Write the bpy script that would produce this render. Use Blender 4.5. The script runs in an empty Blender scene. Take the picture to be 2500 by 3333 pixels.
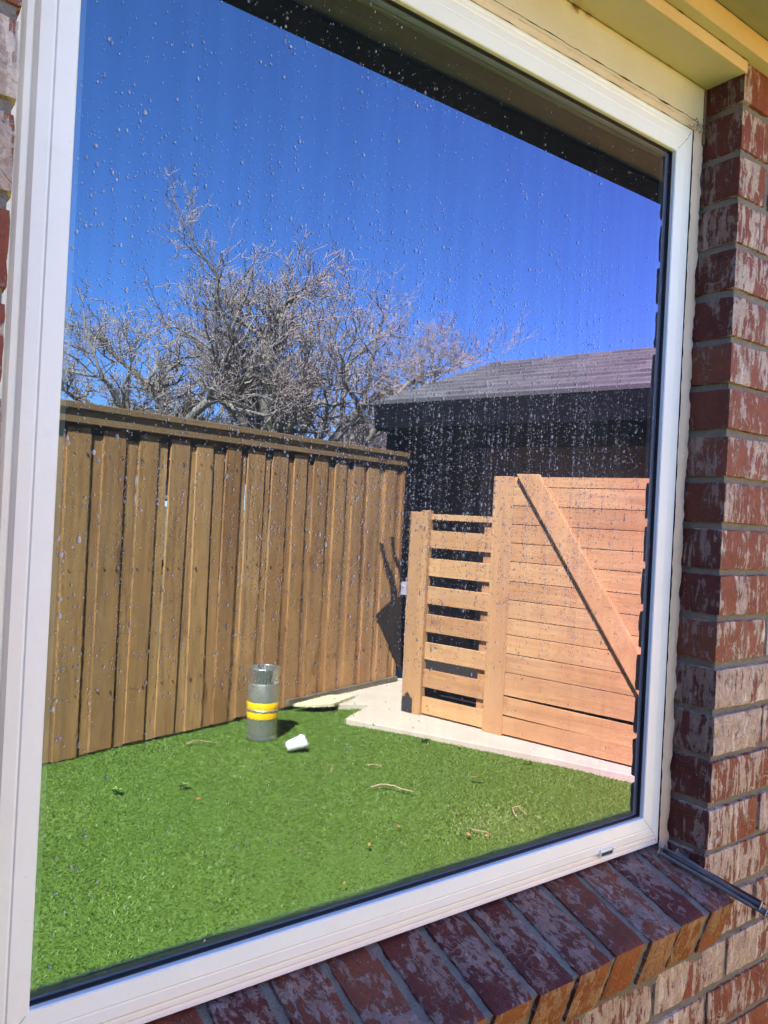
import bpy, bmesh, math, random
import numpy as np
from mathutils import Vector, Matrix, noise as mnoise
R = math.radians
scene = bpy.context.scene
col = scene.collection

# ------------------------------------------------------------------ camera
# world: +X along the house wall, -Y out into the yard, Z up, ground at 0
CAM = Vector((-1.179, -0.686, 1.450))
YAW, PITCH, ROLL = R(53.985), R(0.131), R(2.889)
F = Vector((math.cos(YAW)*math.cos(PITCH), math.sin(YAW)*math.cos(PITCH), math.sin(PITCH)))
RT = Vector((math.sin(YAW), -math.cos(YAW), 0)); UP = RT.cross(F)
rt = RT*math.cos(ROLL)+UP*math.sin(ROLL); up = UP*math.cos(ROLL)-RT*math.sin(ROLL)
cam_d = bpy.data.cameras.new("camera"); cam = bpy.data.objects.new("camera", cam_d); col.objects.link(cam)
M = Matrix.Identity(4)
for i in range(3):
    M[i][0] = rt[i]; M[i][1] = up[i]; M[i][2] = -F[i]; M[i][3] = CAM[i]
cam.matrix_world = M
cam_d.sensor_fit = 'VERTICAL'; cam_d.sensor_height = 36.0; cam_d.lens = 36.0*2505.25/3333.0
cam_d.clip_start = 0.02; cam_d.clip_end = 3000
scene.camera = cam

# ------------------------------------------------------------------ light
SUN_EL = R(50); SUN_H = Vector((-0.775, 0.632, 0)).normalized()
w = bpy.data.worlds.new("World"); scene.world = w; w.use_nodes = True
wn = w.node_tree; bg = wn.nodes["Background"]
sky = wn.nodes.new("ShaderNodeTexSky"); sky.sky_type = 'NISHITA'; sky.sun_disc = False
sky.sun_elevation = SUN_EL; sky.sun_rotation = math.atan2(SUN_H.x, SUN_H.y)
sky.air_density = 0.9; sky.dust_density = 0.0; sky.ozone_density = 4.0; sky.altitude = 1200
grade = wn.nodes.new("ShaderNodeMix"); grade.data_type = 'RGBA'; grade.blend_type = 'MULTIPLY'; grade.inputs[0].default_value = 1.0
wn.links.new(sky.outputs[0], grade.inputs[6]); grade.inputs[7].default_value = (0.52, 0.71, 0.98, 1)
wn.links.new(grade.outputs[2], bg.inputs[0]); bg.inputs[1].default_value = 0.085
sd = bpy.data.lights.new("sun", 'SUN'); sd.energy = 5.0; sd.angle = R(0.53); sd.color = (1.0, 0.93, 0.82)
sun = bpy.data.objects.new("sun", sd); col.objects.link(sun)
to_sun = Vector((SUN_H.x*math.cos(SUN_EL), SUN_H.y*math.cos(SUN_EL), math.sin(SUN_EL)))
sun.rotation_euler = (-to_sun).to_track_quat('-Z', 'Y').to_euler(); sun.location = to_sun*30
vs = scene.view_settings
scene.display_settings.display_device = 'sRGB'
vs.view_transform = 'Standard'; vs.look = 'None'; vs.gamma = 1.0; vs.exposure = 3.52
scene.cycles.max_bounces = 8; scene.cycles.diffuse_bounces = 5; scene.cycles.glossy_bounces = 5

# ------------------------------------------------------------------ helpers
def tag(o, label=None, cat=None, group=None, kind=None):
    if label: o["label"] = label
    if cat: o["category"] = cat
    if group: o["group"] = group
    if kind: o["kind"] = kind
    return o
def empty(name, loc=(0, 0, 0), rz=0):
    o = bpy.data.objects.new(name, None); o.location = loc; o.rotation_euler = (0, 0, rz); col.objects.link(o)
    o.empty_display_size = 0.1
    return o
class MB:
    """collects verts / faces (+ one float per face) into one mesh object"""
    def __init__(s): s.v = []; s.f = []; s.a = []; s.m = []
    def add(s, verts, faces, a=0.0, m=0):
        b = len(s.v); s.v.extend([tuple(p) for p in verts])
        for f in faces: s.f.append(tuple(i+b for i in f)); s.a.append(a); s.m.append(m)
    def box(s, x0, x1, y0, y1, z0, z1, a=0.0, m=0, mat=None):
        P = [(x0,y0,z0),(x1,y0,z0),(x1,y1,z0),(x0,y1,z0),(x0,y0,z1),(x1,y0,z1),(x1,y1,z1),(x0,y1,z1)]
        if mat is not None: P = [mat @ Vector(p) for p in P]
        s.add(P, [(0,3,2,1),(4,5,6,7),(0,1,5,4),(1,2,6,5),(2,3,7,6),(3,0,4,7)], a, m)
    def sweep(s, prof, x0, x1, a=0.0, m=0, close=False, caps=True):
        """profile of (y,z) swept along x"""
        n = len(prof); V = [(x0, p[0], p[1]) for p in prof]+[(x1, p[0], p[1]) for p in prof]
        fs = [(i, (i+1) % n, n+(i+1) % n, n+i) for i in range(n if close else n-1)]
        if close and caps: fs += [tuple(range(n-1, -1, -1)), tuple(range(n, 2*n))]
        s.add(V, fs, a, m)
    def lathe(s, prof, seg=40, c=(0,0,0), a=0.0, m=0, mat=None, cap0=False, cap1=False):
        V = []
        for (r, z) in prof:
            for k in range(seg):
                t = 2*math.pi*k/seg; V.append(Vector((c[0]+r*math.cos(t), c[1]+r*math.sin(t), c[2]+z)))
        if mat is not None: V = [mat @ p for p in V]
        fs = []
        for i in range(len(prof)-1):
            for k in range(seg):
                fs.append((i*seg+k, i*seg+(k+1) % seg, (i+1)*seg+(k+1) % seg, (i+1)*seg+k))
        if cap0: fs.append(tuple(range(seg-1, -1, -1)))
        if cap1: fs.append(tuple((len(prof)-1)*seg+k for k in range(seg)))
        s.add(V, fs, a, m)
    def tube(s, pts, rad, seg=5, a=0.0, m=0, cap=True):
        V = []; n = len(pts)
        pts = [Vector(p) for p in pts]
        for i, p in enumerate(pts):
            d = (pts[min(i+1, n-1)]-pts[max(i-1, 0)])
            if d.length < 1e-9: d = Vector((0, 0, 1))
            d.normalize()
            u = d.cross(Vector((0.31, 0.17, 0.93)))
            if u.length < 1e-3: u = d.cross(Vector((1, 0, 0)))
            u.normalize(); w_ = d.cross(u)
            for k in range(seg):
                t = 2*math.pi*k/seg; V.append(p+(u*math.cos(t)+w_*math.sin(t))*rad[i])
        fs = []
        for i in range(n-1):
            for k in range(seg):
                fs.append((i*seg+k, i*seg+(k+1) % seg, (i+1)*seg+(k+1) % seg, (i+1)*seg+k))
        if cap:
            fs.append(tuple(range(seg-1, -1, -1))); fs.append(tuple((n-1)*seg+k for k in range(seg)))
        s.add(V, fs, a, m)
    def build(s, name, mats, parent=None, smooth=False, attr=True, fix=True, bevel=0):
        me = bpy.data.meshes.new(name); me.from_pydata(s.v, [], s.f)
        if not isinstance(mats, (list, tuple)): mats = [mats]
        for mt in mats: me.materials.append(mt)
        if attr:
            at = me.attributes.new("rnd", 'FLOAT', 'FACE'); at.data.foreach_set("value", np.array(s.a, dtype=np.float32))
        if any(s.m): me.polygons.foreach_set("material_index", np.array(s.m, dtype=np.int32))
        if smooth: me.polygons.foreach_set("use_smooth", [True]*len(me.polygons))
        me.update()
        if fix:
            bm = bmesh.new(); bm.from_mesh(me); bmesh.ops.recalc_face_normals(bm, faces=bm.faces); bm.to_mesh(me); bm.free()
        o = bpy.data.objects.new(name, me); col.objects.link(o)
        if parent is not None: o.parent = parent
        if bevel:
            b = o.modifiers.new("bevel", 'BEVEL'); b.width = bevel; b.segments = 2; b.limit_method = 'ANGLE'; b.angle_limit = R(40)
        return o

# ------------------------------------------------------------------ materials
class NT:
    def __init__(s, name):
        s.mat = bpy.data.materials.new(name); s.mat.use_nodes = True; s.t = s.mat.node_tree
        s.b = s.t.nodes["Principled BSDF"]; s.out = s.t.nodes["Material Output"]
    def n(s, typ, ins=None, **kw):
        nd = s.t.nodes.new(typ)
        for k, v in kw.items(): setattr(nd, k, v)
        for k, v in (ins or {}).items(): s.set(nd, k, v)
        return nd
    def set(s, nd, k, v):
        if isinstance(v, bpy.types.NodeSocket): s.t.links.new(v, nd.inputs[k])
        else:
            try: nd.inputs[k].default_value = v
            except Exception: nd.inputs[k].default_value = (*v, 1)
    def coords(s, scale=(1,1,1), which="Object", off=None, rot=(0,0,0)):
        tc = s.n("ShaderNodeTexCoord"); src = tc.outputs[which]
        if off is not None:
            src = s.n("ShaderNodeVectorMath", {0: src, 1: off}, operation='ADD').outputs[0]
        return s.n("ShaderNodeMapping", {"Vector": src, "Scale": scale, "Rotation": rot}).outputs[0]
    def noise(s, vec, scale, detail=4, rough=0.6, dist=0.0):
        return s.n("ShaderNodeTexNoise", {"Vector": vec, "Scale": scale, "Detail": detail, "Roughness": rough, "Distortion": dist}).outputs[0]
    def ramp(s, fac, stops, interp='LINEAR'):
        r = s.n("ShaderNodeValToRGB", {"Fac": fac}); e = r.color_ramp.elements; r.color_ramp.interpolation = interp
        while len(e) < len(stops): e.new(0.5)
        for i, (p, c) in enumerate(stops):
            e[i].position = p; e[i].color = (c, c, c, 1) if isinstance(c, (int, float)) else (*c, 1)
        return r.outputs[0]
    def mix(s, fac, a, b, mode='MIX'):
        m = s.n("ShaderNodeMix", data_type='RGBA', blend_type=mode)
        for i, v in ((0, fac), (6, a), (7, b)):
            if isinstance(v, bpy.types.NodeSocket): s.t.links.new(v, m.inputs[i])
            elif i == 0: m.inputs[0].default_value = v
            else: m.inputs[i].default_value = (*v, 1)
        return m.outputs[2]
    def math(s, op, a, b=0.0, c=0.0):
        return s.n("ShaderNodeMath", {0: a, 1: b, 2: c}, operation=op).outputs[0]
    def attr(s, name="rnd"):
        return s.n("ShaderNodeAttribute", attribute_name=name).outputs["Fac"]
    def bump(s, h, dist=0.002, strength=1.0):
        b = s.n("ShaderNodeBump", {"Height": h, "Distance": dist, "Strength": strength}); s.t.links.new(b.outputs[0], s.b.inputs["Normal"]); return b
    def col(s, c): s.set(s.b, "Base Color", c)
    def fin(s, rough=0.7, spec=0.4, metal=0.0):
        s.set(s.b, "Roughness", rough); s.set(s.b, "Specular IOR Level", spec); s.set(s.b, "Metallic", metal); return s.mat

def mat_brick(name, wash=0.5, red=(0.20, 0.045, 0.028), streak=True, lime=(0.52, 0.45, 0.40), dark=(0.105, 0.022, 0.018)):
    m = NT(name); a = m.attr()
    off = m.n("ShaderNodeCombineXYZ", {0: m.math('MULTIPLY', a, 7.3), 1: m.math('MULTIPLY', a, 3.1), 2: m.math('MULTIPLY', a, 11.7)}).outputs[0]
    P = m.coords(off=off); PS = m.coords((1, 1, 0.16) if streak else (1.0, 0.45, 1.0), off=off)
    n1 = m.noise(P, 34, 8, 0.72); n2 = m.noise(PS, 105, 6, 0.68, 0.5); n3 = m.noise(P, 260, 3, 0.7); n4 = m.noise(P, 45, 5, 0.7, 1.8)
    base = m.mix(m.ramp(n1, [(0.32, 0.0), (0.7, 1.0)]), dark, red)
    base = m.mix(m.math('MULTIPLY', m.ramp(m.math('FRACT', m.math('MULTIPLY', a, 5.7)), [(0.3, 0), (1.0, 1.0)]), 0.6), base, (0.30, 0.095, 0.040))
    # whitewash: patchy broad areas broken up by streaks
    lvl = m.math('ADD', m.math('MULTIPLY', m.math('SUBTRACT', m.math('FRACT', m.math('MULTIPLY', a, 13.3)), 0.5), 0.12 if streak else 0.07), wash)
    broad = m.math('ADD', m.math('ADD', m.math('MULTIPLY', n1, 0.36), m.math('MULTIPLY', n2, 0.55)), m.math('MULTIPLY', m.noise(m.coords((1, 1, 0.45) if streak else (1, 0.8, 1), off=off), 17, 3, 0.55, 0.8), 0.38))
    wsh = m.math('ADD', broad, m.math('SUBTRACT', lvl, 1.145))
    wv = m.math('ADD', wsh, 0.5)
    wf = m.ramp(wv, [(0.455, 0.0), (0.50, 0.22), (0.525, 0.62), (0.62, 0.85)])
    rim = m.ramp(wv, [(0.500, 0.0), (0.512, 1.0), (0.530, 0.25), (0.62, 0.0)])
    edge = m.ramp(wv, [(0.455, 0.0), (0.488, 1.0), (0.500, 0.0)])
    n5 = m.noise(PS, 30, 5, 0.6, 1.6)
    limec = m.mix(m.ramp(n4, [(0.3, 0.0), (0.62, 1.0)]), (lime[0]*0.36, lime[1]*0.27, lime[2]*0.23), (lime[0]*0.80, lime[1]*0.76, lime[2]*0.74))
    limec = m.mix(m.ramp(m.math('ADD', n5, m.math('MULTIPLY', m.math('SUBTRACT', n3, 0.5), 0.25)), [(0.56, 0.0), (0.62, 1.0)]), limec, lime)
    c = m.mix(m.math('MULTIPLY', edge, 0.30), base, tuple(q*0.45 for q in dark))
    c = m.mix(wf, c, limec)
    c = m.mix(m.math('MULTIPLY', rim, 0.45), c, tuple(min(0.8, q*1.35) for q in lime))
    # curling contour ridges left by the moulding sand
    n6 = m.noise(P, 16, 2, 0.5, 1.2)
    ring = m.math('MULTIPLY', m.ramp(n6, [(0.545, 0.0), (0.556, 1.0), (0.567, 0.0)]), m.ramp(m.noise(P, 9, 2), [(0.50, 0.0), (0.56, 1.0)]))
    c = m.mix(m.math('MULTIPLY', ring, 0.55), c, lime)
    speck = m.ramp(n3, [(0.66, 0.0), (0.72, 1.0)])
    c = m.mix(m.math('MULTIPLY', speck, 0.35), c, (0.55, 0.48, 0.42))
    c = m.mix(m.math('MULTIPLY', m.ramp(n3, [(0.28, 1.0), (0.35, 0.0)]), 0.6), c, (0.05, 0.02, 0.015))
    m.col(c)
    h = m.math('ADD', m.math('ADD', m.math('MULTIPLY', wf, 0.5), m.math('MULTIPLY', n4, 0.9)), m.math('ADD', m.math('MULTIPLY', ring, 0.6), m.math('MULTIPLY', n3, 0.5)))
    m.bump(h, 0.0032, 1.0)
    return m.fin(0.62 if streak else 0.5, 0.35)
def mat_mortar():
    m = NT("mortar"); P = m.coords(); n = m.noise(P, 320, 4, 0.75); n2 = m.noise(P, 20, 4)
    c = m.mix(n2, (0.16, 0.145, 0.11), (0.31, 0.285, 0.225)); c = m.mix(m.math('MULTIPLY', m.ramp(n, [(0.3, 1.0), (0.45, 0.0)]), 0.7), c, (0.09, 0.08, 0.06))
    m.col(c); m.bump(n, 0.003, 1.0); return m.fin(0.9, 0.2)
def mat_paint(name, c, c2=None, grain=None, dirt=0.35, rough=0.5):
    m = NT(name); P = m.coords(); n = m.noise(P, 6, 5, 0.6); n2 = m.noise(P, 140, 3, 0.7)
    cc = m.mix(m.ramp(n, [(0.3, 0.0), (0.75, 1.0)]), c, c2 or tuple(x*0.9 for x in c))
    cc = m.mix(m.math('MULTIPLY', m.ramp(n2, [(0.66, 0.0), (0.74, 1.0)]), dirt), cc, (0.16, 0.11, 0.05))
    cc = m.mix(m.math('MULTIPLY', m.ramp(m.noise(P, 28, 5, 0.7), [(0.56, 0.0), (0.72, 1.0)]), dirt*0.6), cc, (c[0]*0.75, c[1]*0.60, c[2]*0.45))
    m.col(cc)
    if grain:
        g = m.noise(m.coords(grain), 60, 5, 0.65, 1.2); m.bump(g, 0.0016, 0.8)
    else: m.bump(n2, 0.0004, 0.5)
    return m.fin(rough, 0.4)
def mat_wood(name, ca, cb, cd, grain=(1, 1, 0.05), sc=40, knots=True, rough=0.75, grey=0.25):
    m = NT(name); a = m.attr()
    off = m.n("ShaderNodeCombineXYZ", {0: m.math('MULTIPLY', a, 9.3), 1: m.math('MULTIPLY', a, 5.1), 2: m.math('MULTIPLY', a, 17.7)}).outputs[0]
    P = m.coords(off=off); G = m.coords(grain, off=off)
    g = m.noise(G, sc, 6, 0.7, 1.0); g2 = m.noise(G, sc*5, 3, 0.7); b = m.noise(P, 2.2, 4, 0.6)
    c = m.mix(m.ramp(g, [(0.35, 0.0), (0.66, 1.0)]), ca, cb)
    c = m.mix(m.math('MULTIPLY', m.ramp(b, [(0.42, 0.0), (0.72, 1.0)]), 0.55), c, cd)
    c = m.mix(m.math('MULTIPLY', m.math('FRACT', m.math('MULTIPLY', a, 7.9)), 0.35), c, (cb[0]*1.1, cb[1]*1.08, cb[2]))
    c = m.mix(m.math('MULTIPLY', m.math('FRACT', m.math('MULTIPLY', a, 3.7)), 0.5), c, cd)
    if knots:
        kv = m.n("ShaderNodeTexVoronoi", {"Vector": m.coords(tuple(1.0 if q == 1 else 0.35 for q in grain), off=off), "Scale": 4.5, "Randomness": 1.0}).outputs["Distance"]
        k = m.math('MULTIPLY', m.ramp(kv, [(0.07, 1.0), (0.19, 0.0)]), m.ramp(m.noise(P, 3.0, 2), [(0.46, 0.0), (0.56, 1.0)]))
        c = m.mix(m.math('MULTIPLY', k, 0.75), c, (cd[0]*0.55, cd[1]*0.42, cd[2]*0.35))
    c = m.mix(m.math('MULTIPLY', m.ramp(g2, [(0.25, 1.0), (0.4, 0.0)]), 0.35), c, tuple(x*0.45 for x in cd))
    if grey: c = m.mix(m.math('MULTIPLY', m.ramp(m.noise(G, sc*0.35, 5, 0.7, 0.6), [(0.46, 0.0), (0.70, 1.0)]), grey), c, (0.27, 0.21, 0.14))
    c = m.mix(m.math('MULTIPLY', m.ramp(m.noise(P, 7, 5, 0.75, 0.8), [(0.58, 0.0), (0.72, 1.0)]), 0.35), c, (cd[0]*0.5, cd[1]*0.45, cd[2]*0.4))
    m.col(c); m.bump(m.math('ADD', g, m.math('MULTIPLY', g2, 0.4)), 0.002, 0.7); return m.fin(rough, 0.25)
def mat_flat(name, c, rough=0.6, metal=0.0, spec=0.4, var=0.25, sc=30, bump=0.0):
    m = NT(name); P = m.coords(); n = m.noise(P, sc, 5, 0.65)
    m.col(m.mix(n, tuple(x*(1-var) for x in c), tuple(min(1, x*(1+var)) for x in c)))
    if bump: m.bump(n, bump, 0.8)
    return m.fin(rough, spec, metal)

BR_FRONT = mat_brick("brick_whitewashed", wash=0.508, red=(0.28, 0.080, 0.036), dark=(0.17, 0.036, 0.022), lime=(0.80, 0.71, 0.54))
BR_SILLF = mat_brick("brick_sill_front_lit", wash=0.47, red=(0.36, 0.125, 0.034), dark=(0.24, 0.065, 0.018), lime=(0.52, 0.33, 0.16))  # warm bounce light on the sill fronts is painted into this brick colour
BR_RETURN = mat_brick("brick_return_shaded", wash=0.475, red=(0.125, 0.024, 0.016), dark=(0.065, 0.013, 0.010), lime=(0.34, 0.27, 0.225))
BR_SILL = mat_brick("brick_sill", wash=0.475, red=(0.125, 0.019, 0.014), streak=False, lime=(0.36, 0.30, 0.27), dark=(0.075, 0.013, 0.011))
MORTAR = mat_mortar()
WHITE = mat_paint("white_vinyl", (0.89, 0.91, 0.83), (0.85, 0.865, 0.785), dirt=0.16, rough=0.32)
CREAM = mat_paint("cream_trim_paint", (0.70, 0.63, 0.42), (0.60, 0.53, 0.33), grain=(0.06, 1, 1), dirt=0.30)
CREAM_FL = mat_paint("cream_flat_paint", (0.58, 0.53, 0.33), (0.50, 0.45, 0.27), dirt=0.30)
CREAM_LIT = mat_paint("cream_bounce_lit_paint", (0.74, 0.56, 0.30), (0.66, 0.46, 0.22), dirt=0.45)  # cream trim facing the yard, warm bounce light painted into the colour
SOFFIT = mat_paint("soffit_paint", (0.33, 0.325, 0.19), (0.27, 0.27, 0.15), grain=(0.05, 1, 1), dirt=0.2)
CAULK = mat_paint("caulk", (0.74, 0.62, 0.44), (0.60, 0.46, 0.30), dirt=0.6, rough=0.6)
RUBBER = mat_flat("black_rubber", (0.012, 0.014, 0.016), 0.45)
DARKFAS = mat_flat("eave_blocker_dark", (0.004, 0.0045, 0.006), 0.8, spec=0.1)
DIRT = mat_flat("cobweb_dirt", (0.07, 0.055, 0.035), 0.9)

# glass: coated dark double glazing that mirrors the yard
def mat_glass():
    m = NT("coated_glass"); t = m.t
    PO = m.coords(); PS = m.coords((1, 1, 0.035))
    st = m.noise(PS, 55, 4, 0.6, 0.3); st2 = m.noise(PS, 210, 3, 0.6); wob = m.noise(m.coords((1, 1, 0.4)), 420, 3, 0.6); slow = m.noise(m.coords((1, 1, 0.35)), 3.2, 3, 0.5)
    mask = m.ramp(m.noise(m.coords((1, 1, 0.5)), 5.0, 3, 0.5), [(0.42, 0.12), (0.62, 1.0)])
    h = m.math('MULTIPLY', m.math('ADD', m.math('MULTIPLY', wob, 0.55), m.math('MULTIPLY', st2, 0.45)), mask)
    bmp = m.n("ShaderNodeBump", {"Height": h, "Distance": 0.000013, "Strength": 0.5})
    sep = m.n("ShaderNodeSeparateXYZ", {0: m.n("ShaderNodeTexCoord").outputs["Object"]})
    xr = m.n("ShaderNodeMapRange", {0: sep.outputs[0], 1: -1.0, 2: -0.1, 3: 0.0, 4: 1.0}).outputs[0]
    tint = m.mix(m.math('POWER', xr, 1.5), (0.114, 0.144, 0.172), (0.154, 0.121, 0.206))
    tint = m.mix(m.math('MULTIPLY', m.ramp(st, [(0.42, 0.0), (0.58, 1.0)]), 0.09), tint, (0.20, 0.25, 0.29))
    gl = m.n("ShaderNodeBsdfGlossy", {"Color": tint, "Roughness": m.n("ShaderNodeMapRange", {0: st, 1: 0.4, 2: 0.7, 3: 0.0, 4: 0.006}).outputs[0], "Normal": bmp.outputs[0]})
    df = m.n("ShaderNodeBsdfTransparent", {"Color": (0.30, 0.36, 0.33)})
    dd = m.n("ShaderNodeBsdfDiffuse", {"Color": m.mix(m.ramp(st, [(0.40, 0.7), (0.70, 1.0)]), (0.004, 0.0045, 0.005), m.mix(m.math('MULTIPLY', m.ramp(m.n("ShaderNodeVectorMath", {0: m.n("ShaderNodeMapping", {"Vector": m.n("ShaderNodeTexCoord").outputs["Object"], "Location": (0.36/0.38, 0, -1.42/0.26), "Scale": (1/0.38, 0, 1/0.26)}).outputs[0]}, operation="LENGTH").outputs["Value"], [(0.0, 1.0), (1.0, 0.0)]), m.ramp(st2, [(0.35, 0.35), (0.65, 1.0)])), (0.009, 0.010, 0.011), (0.060, 0.058, 0.056)))})
    a1 = m.n("ShaderNodeAddShader", {0: gl.outputs[0], 1: df.outputs[0]}); add = m.n("ShaderNodeAddShader", {0: a1.outputs[0], 1: dd.outputs[0]})
    t.links.new(add.outputs[0], m.out.inputs["Surface"]); return m.mat
GLASS = mat_glass()
def mat_drop():
    m = NT("water_spots"); a = m.attr()
    m.col(m.mix(a, (0.42, 0.43, 0.45), (0.70, 0.70, 0.70))); m.fin(0.25, 0.6)
    tr = m.n("ShaderNodeBsdfTransparent", {"Color": (0.9, 0.92, 0.95)}); mx = m.n("ShaderNodeMixShader", {0: m.math('MULTIPLY_ADD', a, 0.30, 0.32), 1: tr.outputs[0], 2: m.b.outputs[0]})
    m.t.links.new(mx.outputs[0], m.out.inputs["Surface"]); return m.mat
DROPM = mat_drop()

# ------------------------------------------------------------------ brick house
def rough_brick(mb, x0, x1, y0, y1, z0, z1, seed, step=0.012, r=0.004, amp=0.0023, mat=None, m=0, sides=(1,1,1,1,1,1)):
    """one tumbled brick: gridded box, rounded arrises, noise on the faces"""
    rs = random.Random(seed); a = rs.random()
    c = Vector(((x0+x1)/2, (y0+y1)/2, (z0+z1)/2)); h = Vector(((x1-x0)/2, (y1-y0)/2, (z1-z0)/2))
    N = [max(1, int(round(2*h[i]/step))) for i in range(3)]
    rr = Vector([min(r, h[i]*0.9) for i in range(3)]); so = Vector((a*91, a*37, a*53))
    for ax in range(3):
        u, v = [i for i in range(3) if i != ax]
        for sg in (-1, 1):
            if not sides[ax*2+(sg > 0)]: continue
            V = []; nu, nv = N[u], N[v]
            for i in range(nu+1):
                for j in range(nv+1):
                    p = Vector((0, 0, 0)); p[ax] = sg*h[ax]; p[u] = h[u]*(2*i/nu-1); p[v] = h[v]*(2*j/nv-1)
                    q = Vector([max(-(h[k]-rr[k]), min(h[k]-rr[k], p[k])) for k in range(3)]); d = p-q
                    if d.length > 0: d.normalize()
                    s = c+q
                    nz = mnoise.noise((s+so)*38)*1.0+mnoise.noise((s+so)*110)*0.55
                    V.append(s+Vector([d[k]*(rr[k]+nz*amp) for k in range(3)]))
            if mat is not None: V = [mat @ p for p in V]
            fs = []
            for i in range(nu):
                for j in range(nv):
                    q = (i*(nv+1)+j, (i+1)*(nv+1)+j, (i+1)*(nv+1)+j+1, i*(nv+1)+j+1)
                    fs.append(q if (sg > 0) == (ax != 1) else q[::-1])
            mb.add(V, fs, a, m)

CO = 0.0762; MJ = 0.0105; ZJ0 = 2.068
def zj(k): return ZJ0-CO*k
house = empty("brick_house", (0, 0, 0))
tag(house, "red brick house wall with whitewashed bricks, cream trim and a white window", "house")
wall = MB()
def courses(xa, xb, k0, k1, first, face, fine_x=None):
    """courses k0..k1 between xa and xb ; first(k) -> length of the first brick measured from xa (or xb if face<0)"""
    for k in range(k0, k1):
        zt = zj(k)-MJ/2; zb = zj(k+1)+MJ/2
        L = first(k); pos = 0; total = xb-xa; n = 0
        while pos < total-0.012:
            l = min(L, total-pos)
            if face > 0: a0, a1 = xa+pos, xa+pos+l
            else: a0, a1 = xb-pos-l, xb-pos
            rs = random.Random(int(k*1000+round(a0*500)))
            dy = rs.uniform(-0.0022, 0.0018); dz = rs.uniform(-0.0012, 0.0012); dx = rs.uniform(-0.001, 0.002) if n == 0 else 0
            far = (a0 > 0.55 or a1 < -1.45 or k > 22)
            near_ret = (n == 0 and k < 17 and k >= -3)
            rough_brick(wall, a0-(dx if face > 0 else 0)*(1 if k < 17 else 0), a1, dy, 0.085, zb+dz, zt+dz, rs.random(),
                        0.03 if far else 0.0105, m=0, sides=(1, 1, 1, 0, 1, 1))
            pos += l+MJ; L = 0.1935; n += 1
first_r = lambda k: (0.085 if k <= 0 and k % 2 == 0 else (0.150 if k % 2 == 0 else 0.232))
courses(0.0, 3.2, -5, 17, first_r, 1)
courses(-4.2, -1.066, -5, 17, lambda k: 0.095 if k % 2 else 0.1935, -1)
courses(-4.2, 3.2, 17, 27, lambda k: 0.19 if k % 2 else 0.135, 1)
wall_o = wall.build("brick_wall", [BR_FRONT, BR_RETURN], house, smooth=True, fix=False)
# return faces: less washed brick, its colour darkened for the shade there
me = wall_o.data
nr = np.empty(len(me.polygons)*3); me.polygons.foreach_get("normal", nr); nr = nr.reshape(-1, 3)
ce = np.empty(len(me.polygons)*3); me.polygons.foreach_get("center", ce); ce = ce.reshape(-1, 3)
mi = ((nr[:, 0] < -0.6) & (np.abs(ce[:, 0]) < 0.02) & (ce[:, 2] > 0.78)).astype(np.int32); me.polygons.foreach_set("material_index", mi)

mor = MB()
def mortar_sheet(p0, du, dv, nu, nv, nrm, amp=0.0016):
    V = []
    for i in range(nu+1):
        for j in range(nv+1):
            p = Vector(p0)+Vector(du)*(i/nu)+Vector(dv)*(j/nv)
            V.append(p+Vector(nrm)*(mnoise.noise(p*60)*amp+mnoise.noise(p*240)*amp*0.7))
    mor.add(V, [(i*(nv+1)+j, (i+1)*(nv+1)+j, (i+1)*(nv+1)+j+1, i*(nv+1)+j+1) for i in range(nu) for j in range(nv)])
mortar_sheet((0.006, 0.0062, 0.70), (0.75, 0, 0), (0, 0, 1.55), 110, 230, (0, -1, 0))
mortar_sheet((0.0068, 0.0060, 0.70), (0, 0.085, 0), (0, 0, 1.55), 14, 230, (-1, 0, 0))
mortar_sheet((-1.5, 0.0050, 0.35), (2.25, 0, 0), (0, 0, 0.42), 260, 60, (0, -1, 0))
mortar_sheet((-1.5, 0.0045, 0.765), (0.430, 0, 0), (0, 0, 1.49), 50, 150, (0, -1, 0))
mor.box(0.75, 3.2, 0.0048, 0.085, 0.0, 2.45); mor.box(-4.2, -1.5, 0.0048, 0.085, 0.0, 2.45)
mor.box(-1.5, 0.75, 0.0075, 0.085, 0.0, 0.765)
mor.box(0.0095, 0.75, 0.0095, 0.30, 0.765, 2.45); mor.box(-1.5, -1.072, 0.0075, 0.30, 0.765, 2.45)
mor.build("mortar", MORTAR, house, smooth=False)

# backing wall behind the window opening and above
core = MB()
core.box(-4.2, 3.2, 0.30, 0.42, 0.0, 3.2); core.box(-1.071, 0.004, 0.10, 0.30, 0.765, 0.905); core.box(-1.071, 0.004, 0.086, 0.30, 2.20, 2.45)
core.build("wall_core", mat_flat("dark_interior", (0.02, 0.02, 0.02), 0.9), house)

# rowlock sill
sill = MB(); sm = MB()
ang = math.atan2(0.913-0.874, 0.067+0.055)
Ms = Matrix.Translation(Vector((0, 0.067, 0.9130))) @ Matrix.Rotation(ang, 4, 'X')
px = -0.0755
for i in range(-1, 16):
    x1 = -0.0755*i-0.005; x0 = x1-0.0655
    if i == -1: x0, x1 = 0.0035, 0.010
    if i == -1: continue
    rs = random.Random(i*17+5)
    d1 = rs.uniform(-0.0022, 0.0022); d2 = rs.uniform(-0.0015, 0.0015)
    if x0 < -1.075: break
    rough_brick(sill, x0, x1, -0.129+d1, 0.02, -0.080+d2, 0.0+d2, 100+i, 0.0085, r=0.0055, amp=0.0020, mat=Ms, m=0)
so = sill.build("window_sill", [BR_SILL, BR_SILLF], house, smooth=True, fix=False)
me = so.data
nr = np.empty(len(me.polygons)*3); me.polygons.foreach_get("normal", nr); nr = nr.reshape(-1, 3)
me.polygons.foreach_set("material_index", (nr[:, 1] < -0.75).astype(np.int32))
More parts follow.
